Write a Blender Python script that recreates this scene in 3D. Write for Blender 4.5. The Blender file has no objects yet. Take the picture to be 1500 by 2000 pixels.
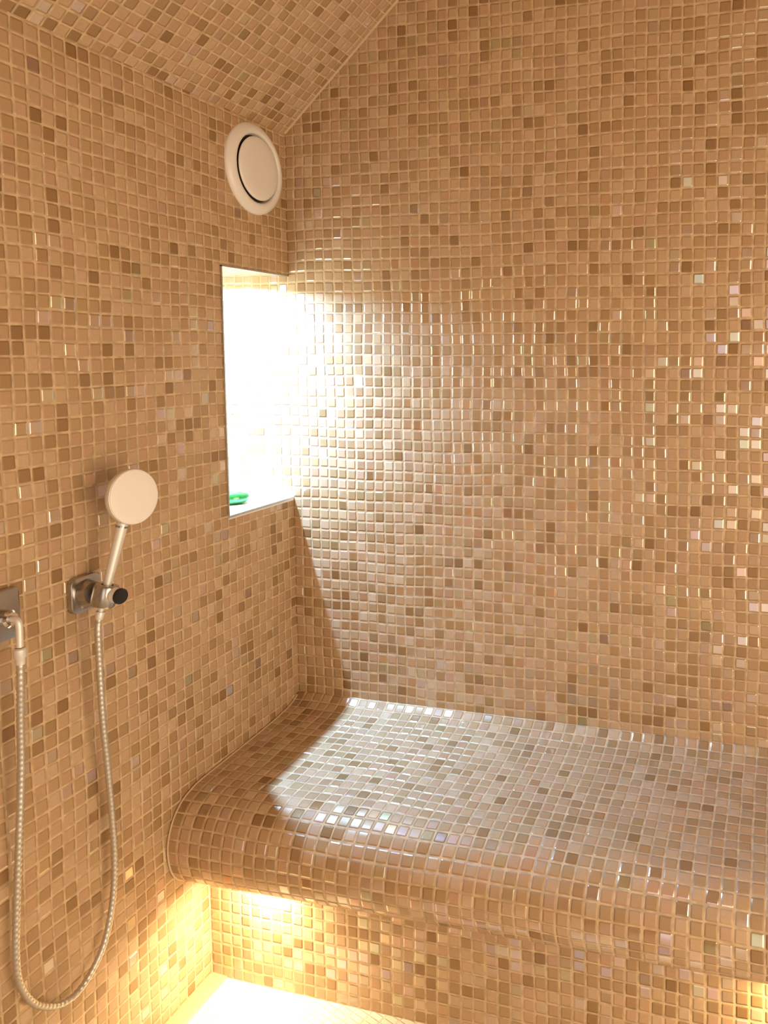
import bpy, bmesh, math, random
from mathutils import Vector, Matrix

random.seed(7)
C = bpy.context.scene.collection
SC = bpy.context.scene
P = 0.025            # one mosaic tile pitch in metres; plans below are in tiles
ZF = 19.3            # tiles from the bench/wall joint down to the floor


def W(x, y, z):
    """tile units (x along back wall, y towards the room is negative, z above bench joint) to metres"""
    return Vector((x * P, y * P, (z + ZF) * P))


# ------------------------------------------------------------------ camera
YAW, PITCH, ROLL, FPX = -0.265, -0.0744, -0.0012, 1575.96
fw = Vector((math.sin(YAW) * math.cos(PITCH), math.cos(YAW) * math.cos(PITCH), math.sin(PITCH)))
r0 = Vector((math.cos(YAW), -math.sin(YAW), 0))
u0 = r0.cross(fw)
rt = math.cos(ROLL) * r0 + math.sin(ROLL) * u0
up = -math.sin(ROLL) * r0 + math.cos(ROLL) * u0
cam_d = bpy.data.cameras.new('camera')
cam = bpy.data.objects.new('camera', cam_d)
C.objects.link(cam)
m = Matrix((rt, up, -fw)).transposed().to_4x4()
m.translation = W(45.963, -69.608, 34.220)
cam.matrix_world = m
cam_d.sensor_fit = 'VERTICAL'
cam_d.sensor_height = 24.0
cam_d.lens = FPX / 2000 * 24.0
cam_d.shift_x = -336.63 / 2000
cam_d.shift_y = -193.21 / 2000
cam_d.clip_start = 0.01
SC.camera = cam

# ------------------------------------------------------------------ world, lights, exposure
SC.view_settings.view_transform = 'Standard'
SC.view_settings.look = 'None'
SC.view_settings.gamma = 1.0
SC.view_settings.exposure = -0.06
SC.view_settings.use_curve_mapping = False
SC.cycles.use_denoising = True
SC.cycles.max_bounces = 6
SC.cycles.diffuse_bounces = 4
SC.cycles.glossy_bounces = 3
SC.cycles.use_adaptive_sampling = True
SC.cycles.adaptive_threshold = 0.06
SC.cycles.caustics_reflective = False
SC.cycles.caustics_refractive = False
SC.cycles.sample_clamp_indirect = 4.0

world = bpy.data.worlds.new('world')
SC.world = world
world.use_nodes = True
world.node_tree.nodes['Background'].inputs[0].default_value = (1.0, 0.75, 0.5, 1)
world.node_tree.nodes['Background'].inputs[1].default_value = 0.05


def area(name, loc, target, sx, sy, power, col, shape='RECTANGLE', spread=None):
    d = bpy.data.lights.new(name, 'AREA')
    d.shape = shape
    d.size = sx
    d.size_y = sy
    d.energy = power
    d.color = col
    if spread:
        d.spread = spread
    o = bpy.data.objects.new(name, d)
    C.objects.link(o)
    o.location = loc
    o.rotation_euler = (target - loc).to_track_quat('-Z', 'Y').to_euler()
    return o


# daylight-white lamp in the ceiling of the niche
area('niche_light', W(-6.2, -5.3, 41.2), W(-6.2, -5.3, 20), 0.022, 0.022, 34.0, (0.35, 0.62, 1.0), 'DISK', spread=math.radians(168))
# warm lamps tucked under the overhang of the bench
area('bench_light', W(6.0, -15.3, -9.6), W(5.4, -16.2, -20), 0.05, 0.05, 3.1, (1.0, 0.78, 0.46), 'DISK')
area('bench_light', W(48.5, -15.3, -9.6), W(48.5, -15.9, -20), 0.05, 0.05, 1.5, (1.0, 0.70, 0.30), 'DISK')
# bright doorway behind the camera
area('doorway_light', W(53, -111, 18), W(53, 0, 18), 0.8, 1.8, 10.5, (1.0, 0.88, 0.74))
# added warm fill from the right, set in an opening cut for it
area('right_fill_light', W(96.5, -62, 18), W(0, -40, 20), 1.3, 1.3, 44.0, (1.0, 0.75, 0.50))
# warm overhead fill added for the ambient light, no lamp body
area('overhead_fill', W(62, -52, 82.5), W(40, -40, 0), 0.35, 0.35, 0.5, (1.0, 0.70, 0.42), 'DISK')


# ------------------------------------------------------------------ materials
class NT:
    def __init__(self, name):
        self.mat = bpy.data.materials.new(name)
        self.mat.use_nodes = True
        self.t = self.mat.node_tree
        self.b = self.t.nodes['Principled BSDF']

    def n(self, kind, **kw):
        nd = self.t.nodes.new(kind)
        for k, v in kw.items():
            setattr(nd, k, v)
        return nd

    def set(self, sock, v):
        if hasattr(v, 'links') or isinstance(v, bpy.types.NodeSocket):
            self.t.links.new(v, sock)
        else:
            sock.default_value = v

    def m(self, op, a, b=0.0, c=0.0, clamp=False):
        nd = self.n('ShaderNodeMath', operation=op, use_clamp=clamp)
        for i, v in enumerate((a, b, c)):
            self.set(nd.inputs[i], v)
        return nd.outputs[0]

    def vm(self, op, a, b=None):
        nd = self.n('ShaderNodeVectorMath', operation=op)
        self.set(nd.inputs[0], a)
        if b is not None:
            if op == 'SCALE':
                self.set(nd.inputs['Scale'], b)
            else:
                self.set(nd.inputs[1], b)
        return nd.outputs[0]

    def ramp(self, fac, stops, interp='LINEAR'):
        nd = self.n('ShaderNodeValToRGB')
        nd.color_ramp.interpolation = interp
        e = nd.color_ramp.elements
        while len(e) < len(stops):
            e.new(0.5)
        for i, (p, c) in enumerate(stops):
            e[i].position = p
            e[i].color = (*c, 1)
        self.set(nd.inputs[0], fac)
        return nd.outputs[0]

    def mix(self, f, a, b):
        nd = self.n('ShaderNodeMix', data_type='RGBA')
        self.set(nd.inputs[0], f)
        self.set(nd.inputs[6], a)
        self.set(nd.inputs[7], b)
        return nd.outputs[2]

    def ss(self, v, lo, hi):
        nd = self.n('ShaderNodeMapRange', interpolation_type='SMOOTHSTEP')
        self.set(nd.inputs[0], v)
        nd.inputs[1].default_value = lo
        nd.inputs[2].default_value = hi
        return nd.outputs[0]


def mosaic_material(name, tile_stops, grout, tilt=0.10, gloss=0.27, pearl=0.36, grout_w=0.062, wob=0.10):
    k = NT(name)
    uv = k.n('ShaderNodeUVMap', uv_map='tiles').outputs[0]
    # hand-set sheets: the rows wander a little
    nz = k.n('ShaderNodeTexNoise', noise_dimensions='3D')
    k.set(nz.inputs['Vector'], uv)
    nz.inputs['Scale'].default_value = 0.16
    nz.inputs['Detail'].default_value = 0.0
    off = k.vm('SCALE', k.vm('SUBTRACT', nz.outputs['Color'], (0.5, 0.5, 0.5)), wob * 3.2)
    p = k.vm('ADD', uv, off)
    p = k.vm('MULTIPLY', p, (1, 1, 0))
    cell = k.vm('FLOOR', p)
    # every tile is set a little off its place
    wj = k.n('ShaderNodeTexWhiteNoise', noise_dimensions='3D')
    k.set(wj.inputs['Vector'], k.vm('ADD', cell, (31.5, 77.5, 5.5)))
    jit = k.vm('SCALE', k.vm('SUBTRACT', wj.outputs['Color'], (0.5, 0.5, 0.5)), 0.05)
    fr = k.vm('ADD', k.vm('SUBTRACT', p, cell), jit)
    sp = k.n('ShaderNodeSeparateXYZ')
    k.set(sp.inputs[0], fr)
    ax = k.m('ABSOLUTE', k.m('SUBTRACT', sp.outputs[0], 0.5))
    ay = k.m('ABSOLUTE', k.m('SUBTRACT', sp.outputs[1], 0.5))
    # rounded square distance
    r = 0.10
    h = 0.5 - grout_w
    qx = k.m('MAXIMUM', k.m('SUBTRACT', ax, h - r), 0.0)
    qy = k.m('MAXIMUM', k.m('SUBTRACT', ay, h - r), 0.0)
    d = k.m('SUBTRACT', k.m('SQRT', k.m('ADD', k.m('MULTIPLY', qx, qx), k.m('MULTIPLY', qy, qy))), r)
    mask = k.ss(d, 0.025, -0.025)
    height = k.ss(d, 0.03, -0.13)
    wn = k.n('ShaderNodeTexWhiteNoise', noise_dimensions='3D')
    k.set(wn.inputs['Vector'], k.vm('ADD', cell, (0.5, 0.5, 0.5)))
    ws = k.n('ShaderNodeSeparateColor')
    k.set(ws.inputs[0], wn.outputs['Color'])
    wn2 = k.n('ShaderNodeTexWhiteNoise', noise_dimensions='3D')
    k.set(wn2.inputs['Vector'], k.vm('ADD', cell, (13.5, 4.5, 9.5)))
    ws2 = k.n('ShaderNodeSeparateColor')
    k.set(ws2.inputs[0], wn2.outputs['Color'])
    tile = k.ramp(ws.outputs[0], tile_stops)
    # faint cloud inside the glass
    cl = k.n('ShaderNodeTexNoise')
    k.set(cl.inputs['Vector'], uv)
    cl.inputs['Scale'].default_value = 5.0
    cl.inputs['Detail'].default_value = 1.0
    tile = k.mix(k.m('MULTIPLY', k.m('SUBTRACT', cl.outputs[0], 0.35), 0.35, clamp=True), tile, (0.30, 0.20, 0.11, 1))
    gn = k.n('ShaderNodeTexNoise')
    k.set(gn.inputs['Vector'], uv)
    gn.inputs['Scale'].default_value = 1.7
    gn.inputs['Detail'].default_value = 0.0
    g2 = tuple(v * 0.78 for v in grout)
    gc = k.mix(k.ss(gn.outputs[0], 0.35, 0.65), (*g2, 1), (*grout, 1))
    k.set(k.b.inputs['Base Color'], k.mix(mask, gc, tile))
    # some tiles carry a mother-of-pearl glaze
    ispearl = k.m('MULTIPLY', k.m('LESS_THAN', ws.outputs[1], pearl), mask)
    rough = k.m('MULTIPLY_ADD', ws2.outputs[0], 0.12, gloss)
    rough = k.m('SUBTRACT', rough, k.m('MULTIPLY', ispearl, gloss * 0.6))
    grough = k.m('ADD', k.m('MULTIPLY', mask, k.m('SUBTRACT', rough, 0.75)), 0.75)
    k.set(k.b.inputs['Roughness'], grough)
    k.set(k.b.inputs['Specular IOR Level'], k.m('ADD', k.m('MULTIPLY_ADD', mask, 0.35, 0.15), k.m('MULTIPLY', ispearl, 0.05)))
    k.set(k.b.inputs['Metallic'], k.m('MULTIPLY', ispearl, 0.0))
    irid = k.ramp(ws.outputs[2], [(0.0, (1.0, 0.82, 0.62)), (0.35, (1, 1, 0.95)), (0.55, (0.75, 0.75, 1.0)),
                                  (0.7, (1.0, 0.70, 0.55)), (0.85, (0.7, 1.0, 0.8)), (1.0, (1.0, 0.8, 0.95))])
    k.set(k.b.inputs['IOR'], k.m('MULTIPLY_ADD', ispearl, 1.5, 1.45))
    k.set(k.b.inputs['Specular Tint'], irid)
    # uneven setting: each tile leans its own way
    geo = k.n('ShaderNodeNewGeometry')
    lean = k.vm('SCALE', k.vm('SUBTRACT', wn2.outputs['Color'], (0.5, 0.5, 0.5)), k.m('MULTIPLY', mask, tilt * 2))
    nrm = k.vm('NORMALIZE', k.vm('ADD', geo.outputs['Normal'], lean))
    bump = k.n('ShaderNodeBump')
    bump.inputs['Strength'].default_value = 0.9
    bump.inputs['Distance'].default_value = 0.0016
    k.set(bump.inputs['Height'], height)
    k.set(bump.inputs['Normal'], nrm)
    k.set(k.b.inputs['Normal'], bump.outputs[0])
    return k.mat


def simple(name, col, rough=0.4, metal=0.0, noise=0.0, scale=40.0, spec=0.5, bump=0.0, sss=0.0, coat=0.0):
    k = NT(name)
    nz = k.n('ShaderNodeTexNoise')
    tc = k.n('ShaderNodeTexCoord')
    k.set(nz.inputs['Vector'], tc.outputs['Object'])
    nz.inputs['Scale'].default_value = scale
    nz.inputs['Detail'].default_value = 4
    c2 = tuple(max(0, v * (1 - noise)) for v in col)
    k.set(k.b.inputs['Base Color'], k.mix(nz.outputs[0], (*col, 1), (*c2, 1)))
    k.b.inputs['Roughness'].default_value = rough
    k.b.inputs['Metallic'].default_value = metal
    k.b.inputs['Specular IOR Level'].default_value = spec
    k.b.inputs['Coat Weight'].default_value = coat
    if sss:
        k.b.inputs['Subsurface Weight'].default_value = sss
        k.b.inputs['Subsurface Radius'].default_value = (0.004, 0.01, 0.005)
    if bump:
        bp = k.n('ShaderNodeBump')
        bp.inputs['Distance'].default_value = bump
        k.set(bp.inputs['Height'], nz.outputs[0])
        k.set(k.b.inputs['Normal'], bp.outputs[0])
    return k.mat


STOPS = [(0.0, (0.26, 0.150, 0.064)), (0.06, (0.32, 0.195, 0.092)), (0.16, (0.38, 0.245, 0.124)),
         (0.40, (0.44, 0.294, 0.158)), (0.62, (0.48, 0.306, 0.188)), (0.80, (0.49, 0.342, 0.198)), (1.0, (0.54, 0.380, 0.242))]
M_TILE = mosaic_material('glass_mosaic', STOPS, (0.62, 0.465, 0.285))
M_SATIN_TILE = mosaic_material('satin_mosaic', STOPS, (0.62, 0.465, 0.285), tilt=0.05, gloss=0.45, pearl=0.12)
M_GROUT = simple('grout', (0.64, 0.48, 0.30), 0.8, noise=0.2)
M_SILL = simple('white_stone', (0.82, 0.82, 0.80), 0.25, noise=0.05)
M_FLOOR = mosaic_material('cream_floor_mosaic', [(0.0, (0.80, 0.76, 0.68)), (0.5, (0.84, 0.80, 0.72)), (1.0, (0.87, 0.84, 0.77))],
                          (0.74, 0.68, 0.57), tilt=0.01, gloss=0.3, pearl=0.0, grout_w=0.04)
M_STRIP = simple('cream_channel', (0.60, 0.46, 0.24), 0.4, noise=0.1)
M_PLASTIC = simple('white_plastic', (0.80, 0.77, 0.73), 0.35, noise=0.03)
M_DARK = simple('dark_gap', (0.03, 0.025, 0.02), 0.7)
M_CHROME = simple('chrome', (0.44, 0.42, 0.40), 0.27, 1.0, noise=0.03)
M_BRIGHT = simple('polished_chrome', (0.72, 0.71, 0.69), 0.12, 1.0, noise=0.03)
M_SATIN = simple('satin_chrome', (0.78, 0.77, 0.74), 0.45, 0.45, noise=0.03)
M_SPRAY = simple('white_spray_plate', (0.86, 0.84, 0.81), 0.45, noise=0.02)
M_BLACK = simple('black_plastic', (0.015, 0.016, 0.02), 0.25)
M_STEEL = simple('steel_hose', (0.62, 0.59, 0.52), 0.42, 0.8, noise=0.1, scale=200)
M_TRIM = simple('metal_edge', (0.55, 0.54, 0.52), 0.3, 0.9)
M_SOAP = simple('green_soap', (0.035, 0.24, 0.045), 0.12, noise=0.35, scale=60, sss=0.25, coat=0.6)


# ------------------------------------------------------------------ mesh helpers
def obj(name, bm, mat, parent=None, smooth=False, kind=None, autosmooth=None):
    me = bpy.data.meshes.new(name)
    bmesh.ops.recalc_face_normals(bm, faces=bm.faces[:])
    bm.to_mesh(me)
    bm.free()
    me.materials.append(mat)
    if smooth:
        for f in me.polygons:
            f.use_smooth = True
    o = bpy.data.objects.new(name, me)
    C.objects.link(o)
    if autosmooth:
        for f in me.polygons:
            f.use_smooth = True
        me.set_sharp_from_angle(angle=math.radians(autosmooth))
    if parent:
        o.parent = parent
        o.matrix_parent_inverse = parent.matrix_world.inverted()
    if kind:
        o['kind'] = kind
    return o


def thing(name, label, cat, loc):
    o = bpy.data.objects.new(name, None)
    C.objects.link(o)
    o.empty_display_size = 0.03
    o.location = loc
    bpy.context.view_layer.update()
    o['label'] = label
    o['category'] = cat
    return o


def tag(o, label, cat):
    o['label'] = label
    o['category'] = cat
    return o


def box(bm, a, b):
    """box between two corners given in tiles"""
    vs = []
    for x in (a[0], b[0]):
        for y in (a[1], b[1]):
            for z in (a[2], b[2]):
                vs.append(bm.verts.new(W(x, y, z)))
    for f in ((0, 1, 3, 2), (4, 6, 7, 5), (0, 4, 5, 1), (2, 3, 7, 6), (0, 2, 6, 4), (1, 5, 7, 3)):
        bm.faces.new([vs[i] for i in f])


def prism(bm, pts, lo, hi, axis):
    """polygon (tile coords in the two other axes) extruded along axis"""
    def mk(p, t):
        if axis == 'x':
            return W(t, p[0], p[1])
        if axis == 'y':
            return W(p[0], t, p[1])
        return W(p[0], p[1], t)
    a = [bm.verts.new(mk(p, lo)) for p in pts]
    b = [bm.verts.new(mk(p, hi)) for p in pts]
    n = len(pts)
    bm.faces.new(a)
    bm.faces.new(b[::-1])
    for i in range(n):
        j = (i + 1) % n
        bm.faces.new((a[i], b[i], b[j], a[j]))


def uv_box(o, su=0.0, sv=0.0):
    """mosaic coordinates in tiles by the face's main direction"""
    me = o.data
    lay = me.uv_layers.new(name='tiles')
    for pl in me.polygons:
        n = pl.normal
        ax = max(range(3), key=lambda i: abs(n[i]))
        for li in pl.loop_indices:
            v = me.vertices[me.loops[li].vertex_index].co
            x, y, z = v.x / P, v.y / P, v.z / P - ZF
            if ax == 0:
                u, w = -y + 200, z
            elif ax == 1:
                u, w = x, z
            else:
                u, w = x + 400, -y
            lay.data[li].uv = (u + su, w + sv)


def frame(axis):
    a = axis.normalized()
    t = Vector((0, 0, 1)) if abs(a.z) < 0.9 else Vector((1, 0, 0))
    u = a.cross(t).normalized()
    return a, u, a.cross(u).normalized()


def lathe(bm, prof, org, axis, seg=48, cap=True):
    """prof: list of (radius, height) in metres about axis from org"""
    a, u, v = frame(axis)
    rings = []
    for r, h in prof:
        if r <= 1e-7:
            rings.append([bm.verts.new(org + a * h)])
        else:
            rings.append([bm.verts.new(org + a * h + (u * math.cos(t) + v * math.sin(t)) * r)
                          for t in (2 * math.pi * i / seg for i in range(seg))])
    for p, q in zip(rings, rings[1:]):
        if len(p) == 1 and len(q) == 1:
            continue
        for i in range(seg):
            j = (i + 1) % seg
            if len(p) == 1:
                bm.faces.new((p[0], q[i], q[j]))
            elif len(q) == 1:
                bm.faces.new((p[i], p[j], q[0]))
            else:
                bm.faces.new((p[i], p[j], q[j], q[i]))
    if cap:
        for rg in (rings[0], rings[-1]):
            if len(rg) > 1:
                bm.faces.new(rg)


def tube(bm, pts, rad, seg=12, cap=True):
    """pts in metres, rad a number or list"""
    n = len(pts)
    rad = rad if isinstance(rad, (list, tuple)) else [rad] * n
    rings = []
    t0 = (pts[1] - pts[0]).normalized()
    _, u, v = frame(t0)
    for i, p in enumerate(pts):
        t = (pts[min(i + 1, n - 1)] - pts[max(i - 1, 0)]).normalized()
        u = (u - t * u.dot(t)).normalized()
        v = t.cross(u)
        rings.append([bm.verts.new(p + (u * math.cos(s) + v * math.sin(s)) * rad[i])
                      for s in (2 * math.pi * k / seg for k in range(seg))])
    for p, q in zip(rings, rings[1:]):
        for i in range(seg):
            j = (i + 1) % seg
            bm.faces.new((p[i], p[j], q[j], q[i]))
    if cap:
        bm.faces.new(rings[0])
        bm.faces.new(rings[-1][::-1])


def catmull(pts, per=8):
    out = []
    n = len(pts)
    for i in range(n - 1):
        p0, p1, p2, p3 = pts[max(i - 1, 0)], pts[i], pts[i + 1], pts[min(i + 2, n - 1)]
        for k in range(per):
            t = k / per
            out.append(tuple(0.5 * ((2 * b) + (c - a) * t + (2 * a - 5 * b + 4 * c - d) * t * t + (3 * b - a - 3 * c + d) * t ** 3)
                             for a, b, c, d in zip(p0, p1, p2, p3)))
    out.append(tuple(pts[-1]))
    return out


def rounded_plate(bm, cy, cz, hy, hz, r, x0, x1, bev=0.12):
    """plate against the left wall, centre and half sizes in tiles"""
    def loop(inset, x):
        vs = []
        for qx, qz, a0 in ((1, 1, 0), (-1, 1, 90), (-1, -1, 180), (1, -1, 270)):
            for k in range(7):
                a = math.radians(a0 + 90 * k / 6)
                rr = max(r - inset, 0.01)
                vs.append(bm.verts.new(W(x, cy + qx * (hy - r) + rr * math.cos(a), cz + qz * (hz - r) + rr * math.sin(a))))
        return vs
    L = [loop(0, x0), loop(0, x1 - bev), loop(bev * 0.3, x1 - bev * 0.3), loop(bev, x1)]
    for p, q in zip(L, L[1:]):
        for i in range(len(p)):
            j = (i + 1) % len(p)
            bm.faces.new((p[i], p[j], q[j], q[i]))
    bm.faces.new(L[0])
    bm.faces.new(L[-1])


# ------------------------------------------------------------------ room shell
XR, YR = 96.0, -112.0            # right wall, rear wall
ZC0, SL, ZTOP = 55.2, 0.915, 84.0
XS = (ZTOP - ZC0) / SL
NY, NZ0, NZ1, ND = -9.86, 20.05, 41.75, -11.0     # niche: left jamb, sill, head, depth
T = 4.0

# back wall, reaching on into the niche
bm = bmesh.new()
prism(bm, [(ND - T, -ZF - T), (XR + T, -ZF - T), (XR + T, ZTOP + T), (XS - 3, ZTOP + T), (ND - T, ZC0 + SL * (ND - T) + T * 2 + 14)], 0.0, T, 'y')
o = obj('wall_back', bm, M_TILE, kind='structure')
uv_box(o)

# left wall with the niche let into it
bm = bmesh.new()
zt = ZC0 + 6
box(bm, (ND, YR - T, -ZF - T), (0, NY, zt))
box(bm, (ND, NY, -ZF - T), (0, 0, NZ0 - 0.35))
box(bm, (ND, NY, NZ1), (0, 0, zt))
box(bm, (ND - 1.5, YR - T, -ZF - T), (ND, 0, zt))
o = obj('wall_left', bm, M_SATIN_TILE, kind='structure')
uv_box(o, 0.14)

# sloping ceiling, then level
bm = bmesh.new()
prism(bm, [(0, ZC0), (XS, ZTOP), (XR, ZTOP), (XR, ZTOP + T), (XS - 2, ZTOP + T), (0, ZC0 + T + 2)], YR, 0.0, 'y')
o = obj('ceiling', bm, M_SATIN_TILE, kind='structure')
me = o.data
lay = me.uv_layers.new(name='tiles')
for pl in me.polygons:
    for li in pl.loop_indices:
        v = me.vertices[me.loops[li].vertex_index].co
        x = v.x / P
        s = x * math.hypot(1, SL) if x <= XS + 0.01 else XS * math.hypot(1, SL) + (x - XS)
        lay.data[li].uv = (-v.y / P + 600.3, s + 0.2)

bm = bmesh.new()
box(bm, (0, YR, -ZF - T), (XR, 0, -ZF))
o = obj('floor', bm, M_FLOOR, kind='structure')
uv_box(o)
for l in o.data.uv_layers['tiles'].data:      # small herringbone-like pitch laid on the diagonal
    u, v = l.uv
    l.uv = ((u * 0.94 + v * 0.34) * 0.8, (-u * 0.34 + v * 0.94) * 1.9)

bm = bmesh.new()
box(bm, (XR, -34, -ZF - T), (XR + T, 0, ZTOP + T))
box(bm, (XR, YR - T, -ZF - T), (XR + T, -90, ZTOP + T))
box(bm, (XR, -90, 46), (XR + T, -34, ZTOP + T))  # opening below is added to let the right-hand fill light in
box(bm, (XR, -90, -ZF - T), (XR + T, -34, -10))
o = obj('wall_right', bm, M_TILE, kind='structure')
uv_box(o)

# rear wall behind the camera with the open doorway
DX0, DX1, DZ = 36.0, 70.0, 56.0
bm = bmesh.new()
box(bm, (0, YR - T, -ZF), (DX0, YR, ZTOP + T))
box(bm, (DX1, YR - T, -ZF), (XR, YR, ZTOP + T))
box(bm, (DX0, YR - T, DZ), (DX1, YR, ZTOP + T))
o = obj('wall_rear', bm, M_TILE, kind='structure')
uv_box(o)

# cream channel strip where the left wall meets the floor
bm = bmesh.new()
prism(bm, [(0, -ZF), (1.45, -ZF), (1.45, -ZF + 0.10), (1.3, -ZF + 0.16), (0, -ZF + 0.22)], YR, -13.75, 'y')
o = obj('baseboard_left', bm, M_STRIP, kind='structure')

# niche sill slab and the slim metal edge round the opening
bm = bmesh.new()
box(bm, (ND, NY, NZ0 - 0.35), (0.06, 0, NZ0))
obj('trim_1', bm, M_SILL, kind='structure')
bm = bmesh.new()
box(bm, (-0.35, NY - 0.02, NZ0), (0.10, NY + 0.13, NZ1))
box(bm, (-0.35, NY - 0.02, NZ1 - 0.10), (0.10, 0.0, NZ1 + 0.03))
box(bm, (0.06, NY - 0.02, NZ0 - 0.22), (0.12, 0.0, NZ0 - 0.02))
obj('trim_2', bm, M_TRIM, kind='structure')

# pale grout bead where the slope meets the back wall
bm = bmesh.new()
tube(bm, [W(0.1, -0.02, ZC0 + 0.05), W(XS, -0.02, ZTOP - 0.04)], 0.13 * P, 8)
obj('trim_3', bm, M_GROUT, kind='structure')

# ------------------------------------------------------------------ heated bench
bench = thing('tiled_bench', 'curved mosaic tiled bench with rolled front edge along the back wall', 'bench', W(48, -9, -ZF))
PROF = [(0, 0.25), (-0.7, -0.20), (-1.5, -0.5), (-2.5, -0.7), (-5, -0.95), (-8.4, -1.12), (-12, -1.28), (-14.5, -1.38), (-15.7, -1.58),
        (-16.9, -2.05), (-17.85, -2.98), (-18.35, -4.0), (-18.57, -5.1), (-18.45, -6.4), (-18.05, -7.5), (-17.4, -8.3),
        (-16.5, -8.8), (-15.0, -9.1), (-13.76, -9.25)]
prof = [(y - 0.03, z) for y, z in catmull(PROF, 5)]
NV = len(prof)
prof += [(-8.0, -9.3), (-0.03, -9.3), (-0.03, -4.0)]
NXB = 64
bm = bmesh.new()
uvl = bm.loops.layers.uv.new('tiles')
grid = []
for ix in range(NXB + 1):
    x = 0.02 + (XR - 0.04) * ix / NXB
    row, s, last = [], 0.0, None
    for y, z in prof:
        lift = max(0.0, (-z - 5.0) / 4.0)           # the underside climbs slowly towards the right
        zz = z + lift * min(x, 60) * 0.026
        if last:
            s += math.hypot(y - last[0], z - last[1])
        last = (y, z)
        row.append((bm.verts.new(W(x, y, zz)), (x, -s + 800)))
    grid.append(row)
for a, b in zip(grid, grid[1:]):
    for k in range(len(prof)):
        k2 = (k + 1) % len(prof)
        q = (a[k], a[k2], b[k2], b[k])
        f = bm.faces.new([i[0] for i in q])
        for lp, i in zip(f.loops, q):
            lp[uvl].uv = i[1]
bm.faces.new([v[0] for v in grid[0]])
bm.faces.new([v[0] for v in grid[-1]])
seat = obj('seat', bm, M_TILE, bench, autosmooth=50)
bm = bmesh.new()
box(bm, (0.02, -13.76, -ZF), (XR - 0.02, -0.03, -9.2 + 1.4))
riser = obj('riser', bm, M_TILE, bench)
uv_box(riser, 0.0, 900.3)

bm = bmesh.new()
tube(bm, [W(0.14, y, z) for y, z in prof[:NV] if y < -0.4], 0.08 * P, 8)
obj('grout_joint', bm, M_GROUT, bench)

# ------------------------------------------------------------------ round extract vent
VY, VZ = -4.85, 50.85
X1 = Vector((1, 0, 0))
vent = thing('wall_vent', 'round white air vent high on the left wall above the lit niche', 'vent', W(0, VY, VZ))
bm = bmesh.new()
R = 4.05 * P
lathe(bm, [(R, 0.0), (R, 0.10 * P), (R * 0.985, 0.22 * P), (R * 0.93, 0.42 * P), (R * 0.86, 0.56 * P), (R * 0.80, 0.60 * P),
           (R * 0.765, 0.54 * P), (R * 0.745, 0.40 * P), (R * 0.735, 0.12 * P), (R * 0.5, 0.08 * P), (0, 0.08 * P)], W(0, VY, VZ), X1, 72)
obj('rim', bm, M_PLASTIC, vent, autosmooth=50)
bm = bmesh.new()
lathe(bm, [(0, 0.12 * P), (R * 0.16, 0.12 * P), (R * 0.16, 0.34 * P), (R * 0.60, 0.38 * P), (R * 0.68, 0.42 * P), (R * 0.695, 0.52 * P),
           (R * 0.685, 0.60 * P), (R * 0.64, 0.67 * P), (R * 0.45, 0.71 * P), (R * 0.2, 0.73 * P), (0, 0.74 * P)], W(0, VY, VZ), X1, 72)
obj('valve_disc', bm, M_PLASTIC, vent, autosmooth=50)
bm = bmesh.new()
lathe(bm, [(R * 0.70, 0.085 * P), (R * 0.73, 0.085 * P), (R * 0.73, 0.13 * P), (R * 0.2, 0.13 * P), (R * 0.2, 0.085 * P)], W(0, VY, VZ), X1, 48)
obj('shadow_gap', bm, M_DARK, vent, autosmooth=50)['label'] = 'dark slot round the disc'

# ------------------------------------------------------------------ hand shower
head_c = W(3.6, -24.36, 24.42)
clamp_c = W(2.2, -25.69, 17.9)
nrm = Vector((math.cos(math.radians(-9)), math.sin(math.radians(-9)), 0.05)).normalized()
neck = head_c - nrm * 0.010
hs = thing('hand_shower', 'hand shower with pale round head and slim metal handle in its wall holder', 'shower head', clamp_c)
RH = 1.92 * P
bm = bmesh.new()
lathe(bm, [(0, -0.016), (RH * 0.5, -0.0155), (RH * 0.85, -0.013), (RH * 0.97, -0.009), (RH, -0.004), (RH, 0.0), (RH * 0.985, 0.002), (RH * 0.95, 0.0025)],
      head_c, nrm, 64)
head = obj('shower_head', bm, M_SATIN, hs, autosmooth=50)
bm = bmesh.new()
lathe(bm, [(RH * 0.965, 0.0026), (RH * 0.965, 0.0036), (RH * 0.90, 0.0046), (RH * 0.5, 0.0052), (0, 0.0054)], head_c, nrm, 64)
obj('spray_plate', bm, M_SPRAY, head, autosmooth=50)['label'] = 'cream spray face'
axis = (neck - clamp_c)
axis = axis - nrm * axis.dot(nrm) * 0.0
L = axis.length
ad = axis.normalized()
low = clamp_c - ad * 0.030
bm = bmesh.new()
pts, rad = [], []
for k in range(15):
    t = k / 14
    pts.append(low.lerp(neck, t * 0.93))
    rad.append((0.22 + 0.20 * t) * P)
rad[0] *= 0.85
rad[-1] *= 0.75
tube(bm, pts, rad, 24)
obj('handle', bm, M_SATIN, hs, autosmooth=50)
bm = bmesh.new()
q = low.lerp(neck, (L + 0.03 - RH - 0.004) / (L + 0.03))
lathe(bm, [(0.0082, -0.0022), (0.0100, -0.0015), (0.0100, 0.0015), (0.0082, 0.0022)], q, ad, 28)
obj('collar', bm, M_CHROME, hs, autosmooth=40)

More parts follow.
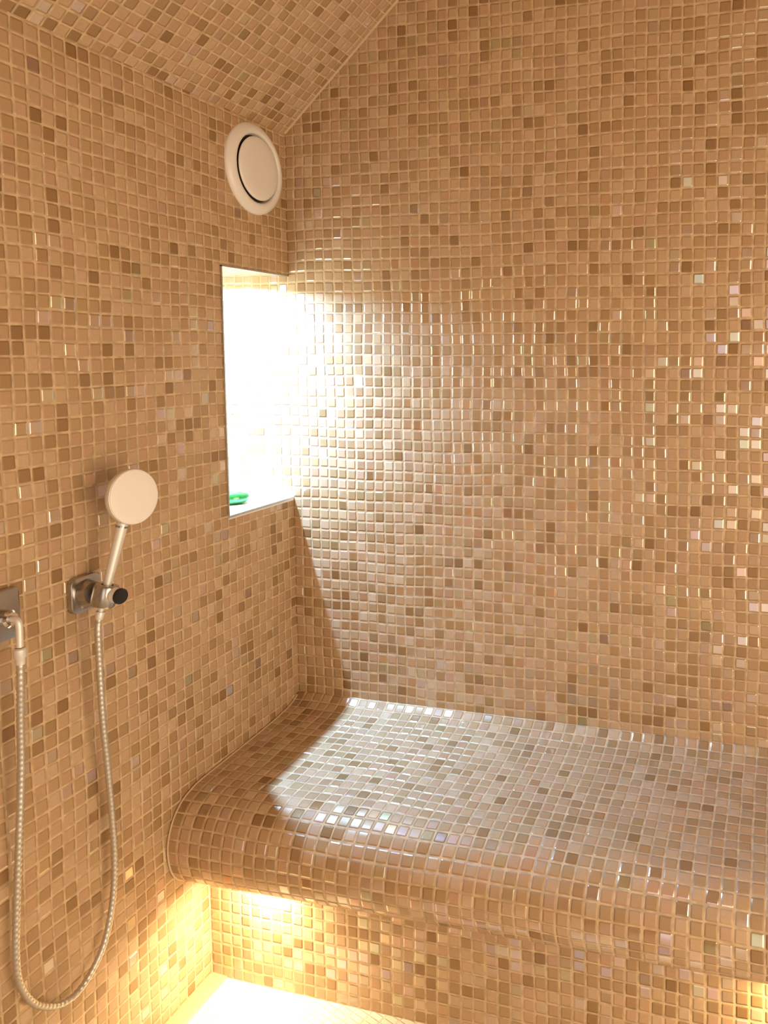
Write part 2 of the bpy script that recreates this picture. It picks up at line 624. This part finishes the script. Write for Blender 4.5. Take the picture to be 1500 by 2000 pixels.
# holder on the wall
hy, hz = -25.45, 17.75
hold = thing('shower_holder', 'chrome wall bracket holding the hand shower, with dark round end knob', 'bracket', W(0, hy, hz))
bm = bmesh.new()
rounded_plate(bm, hy, hz, 1.25, 1.25, 0.55, 0.0, 0.42)
obj('mounting_plate', bm, M_CHROME, hold, autosmooth=40)
bm = bmesh.new()
a0 = W(0.42, hy, hz)
a1 = clamp_c - X1 * 0.021
tube(bm, [a0, a0.lerp(a1, 0.5), a1], [0.026, 0.022, 0.019], 28)
obj('arm', bm, M_CHROME, hold, autosmooth=40)
bm = bmesh.new()
lathe(bm, [(0.0092, -0.021), (0.017, -0.021), (0.0195, -0.018), (0.0200, 0.012), (0.018, 0.016), (0.0098, 0.016), (0.0092, -0.021)], clamp_c, ad, 36, cap=False)
obj('clamp_sleeve', bm, M_CHROME, hold, autosmooth=40)
bm = bmesh.new()
kd = Vector((0.94, -0.1, -0.05)).normalized()
k0 = clamp_c + X1 * 0.0185
lathe(bm, [(0.011, 0), (0.0128, 0.001), (0.0128, 0.011), (0.0118, 0.012)], k0, kd, 32)
ring = obj('knob', bm, M_SPRAY, hold, autosmooth=40)  # white colour stands in for the highlight along the knob's side
ring['label'] = 'white ring painted as the highlight on the knob'
bm = bmesh.new()
lathe(bm, [(0.0125, 0.0122), (0.0136, 0.013), (0.0136, 0.0165), (0.0122, 0.0185), (0.008, 0.019), (0, 0.019)], k0, kd, 36)
obj('end_cap', bm, M_BLACK, ring, autosmooth=40)['label'] = 'black end cap'

# wall outlet at the left edge of the view
out = thing('wall_outlet', 'chrome water outlet elbow on the left wall feeding the shower hose', 'faucet', W(0, -32.2, 18.1))
bm = bmesh.new()
rounded_plate(bm, -32.2, 18.1, 1.75, 1.6, 0.35, 0.0, 0.40)
obj('mounting_plate', bm, M_CHROME, out, autosmooth=40)
bm = bmesh.new()
el = [W(0.40, -32.2, 18.12), W(1.2, -32.2, 18.2), W(1.62, -32.2, 18.22), W(1.74, -32.2, 18.225)]
tube(bm, el, [0.56 * P, 0.54 * P, 0.53 * P, 0.40 * P], 24)
obj('stub_pipe', bm, M_BRIGHT, out, autosmooth=40)
bm = bmesh.new()
path = [(1.6, -32.2, 18.22), (1.9, -32.2, 18.24), (2.12, -32.2, 18.16), (2.22, -32.2, 17.95), (2.24, -32.2, 17.6), (2.24, -32.22, 16.9), (2.24, -32.23, 16.55)]
path = catmull(path, 4)
tube(bm, [W(*p) for p in path], [0.20 * P] * len(path), 20)
obj('spout', bm, M_SATIN, out, autosmooth=40)

# hose: chrome spiral from the outlet down and up to the handle
HP = [(2.24, -32.24, 15.75), (2.1, -32.2, 14.0), (1.8, -32.05, 11.95), (1.5, -31.92, 8.7), (1.3, -32.17, 3.87), (1.1, -32.38, -0.28), (1.0, -32.5, -3.2),
      (0.95, -32.3, -5.2), (0.9, -31.5, -7.05), (0.9, -30.5, -8.2), (0.9, -29.4, -8.95), (0.95, -28.23, -9.1), (1.0, -26.98, -8.45),
      (1.1, -25.9, -7.07), (1.15, -25.13, -4.6), (1.2, -24.85, -1.75), (1.3, -25.0, 1.35), (1.5, -25.4, 5.3), (1.7, -25.84, 9.2), (1.85, -26.06, 12.95), (2.0, -26.2, 15.4)]
low_t = low - ad * 0.012
HP.append(tuple((low_t.x / P, low_t.y / P, low_t.z / P - ZF)))
hp = [W(*p) for p in catmull(HP, 10)]
# resample evenly and ridge it
dist = [0.0]
for a, b in zip(hp, hp[1:]):
    dist.append(dist[-1] + (b - a).length)
step = 0.0022
n = int(dist[-1] / step)
pts, rad, j = [], [], 0
for i in range(n + 1):
    s = min(i * step, dist[-1])
    while j < len(dist) - 2 and dist[j + 1] < s:
        j += 1
    f = (s - dist[j]) / max(dist[j + 1] - dist[j], 1e-9)
    pts.append(hp[j].lerp(hp[j + 1], min(f, 1)))
    rad.append(0.0058 if i % 4 < 2 else 0.0052)
hose = thing('shower_hose', 'flexible steel shower hose hanging in a long loop on the left wall', 'hose', W(0.9, -29, -9))
bm = bmesh.new()
tube(bm, pts, rad, 10)
obj('spiral_tube', bm, M_STEEL, hose, autosmooth=60)
bm = bmesh.new()
lathe(bm, [(0.0055, -0.022), (0.0066, -0.021), (0.0070, -0.012), (0.0085, -0.010), (0.0085, 0.002), (0.0065, 0.004)], W(2.24, -32.24, 16.35), Vector((0, 0, 1)), 24)
obj('nut', bm, M_SATIN, hose, autosmooth=40)
bm = bmesh.new()
lathe(bm, [(0.0055, -0.014), (0.0062, -0.012), (0.0075, -0.001), (0.0070, 0.0)], low, ad, 24)
obj('nut', bm, M_SATIN, hose, autosmooth=40)

# ------------------------------------------------------------------ soap in the niche
bm = bmesh.new()
bmesh.ops.create_uvsphere(bm, u_segments=40, v_segments=24, radius=1.0)
sx, sy, sz = 1.9 * P, 1.25 * P, 0.58 * P


def pw(v, e):
    return math.copysign(abs(v) ** e, v)


for v in bm.verts:
    c = v.co
    rr = math.hypot(c.x, c.y)
    k = pw(rr, 0.45) / rr if rr > 1e-6 else 0
    c.x, c.y, c.z = c.x * k * sx, c.y * k * sy, pw(c.z, 0.8) * sz
bmesh.ops.translate(bm, verts=bm.verts, vec=(0, 0, sz))
soap = obj('soap_bar', bm, M_SOAP, smooth=True)
soap.location = W(-3.75, -4.95, NZ0)
soap.rotation_euler = (0, 0, math.radians(28))
tag(soap, 'green soap bar on the white sill of the lit niche', 'soap')
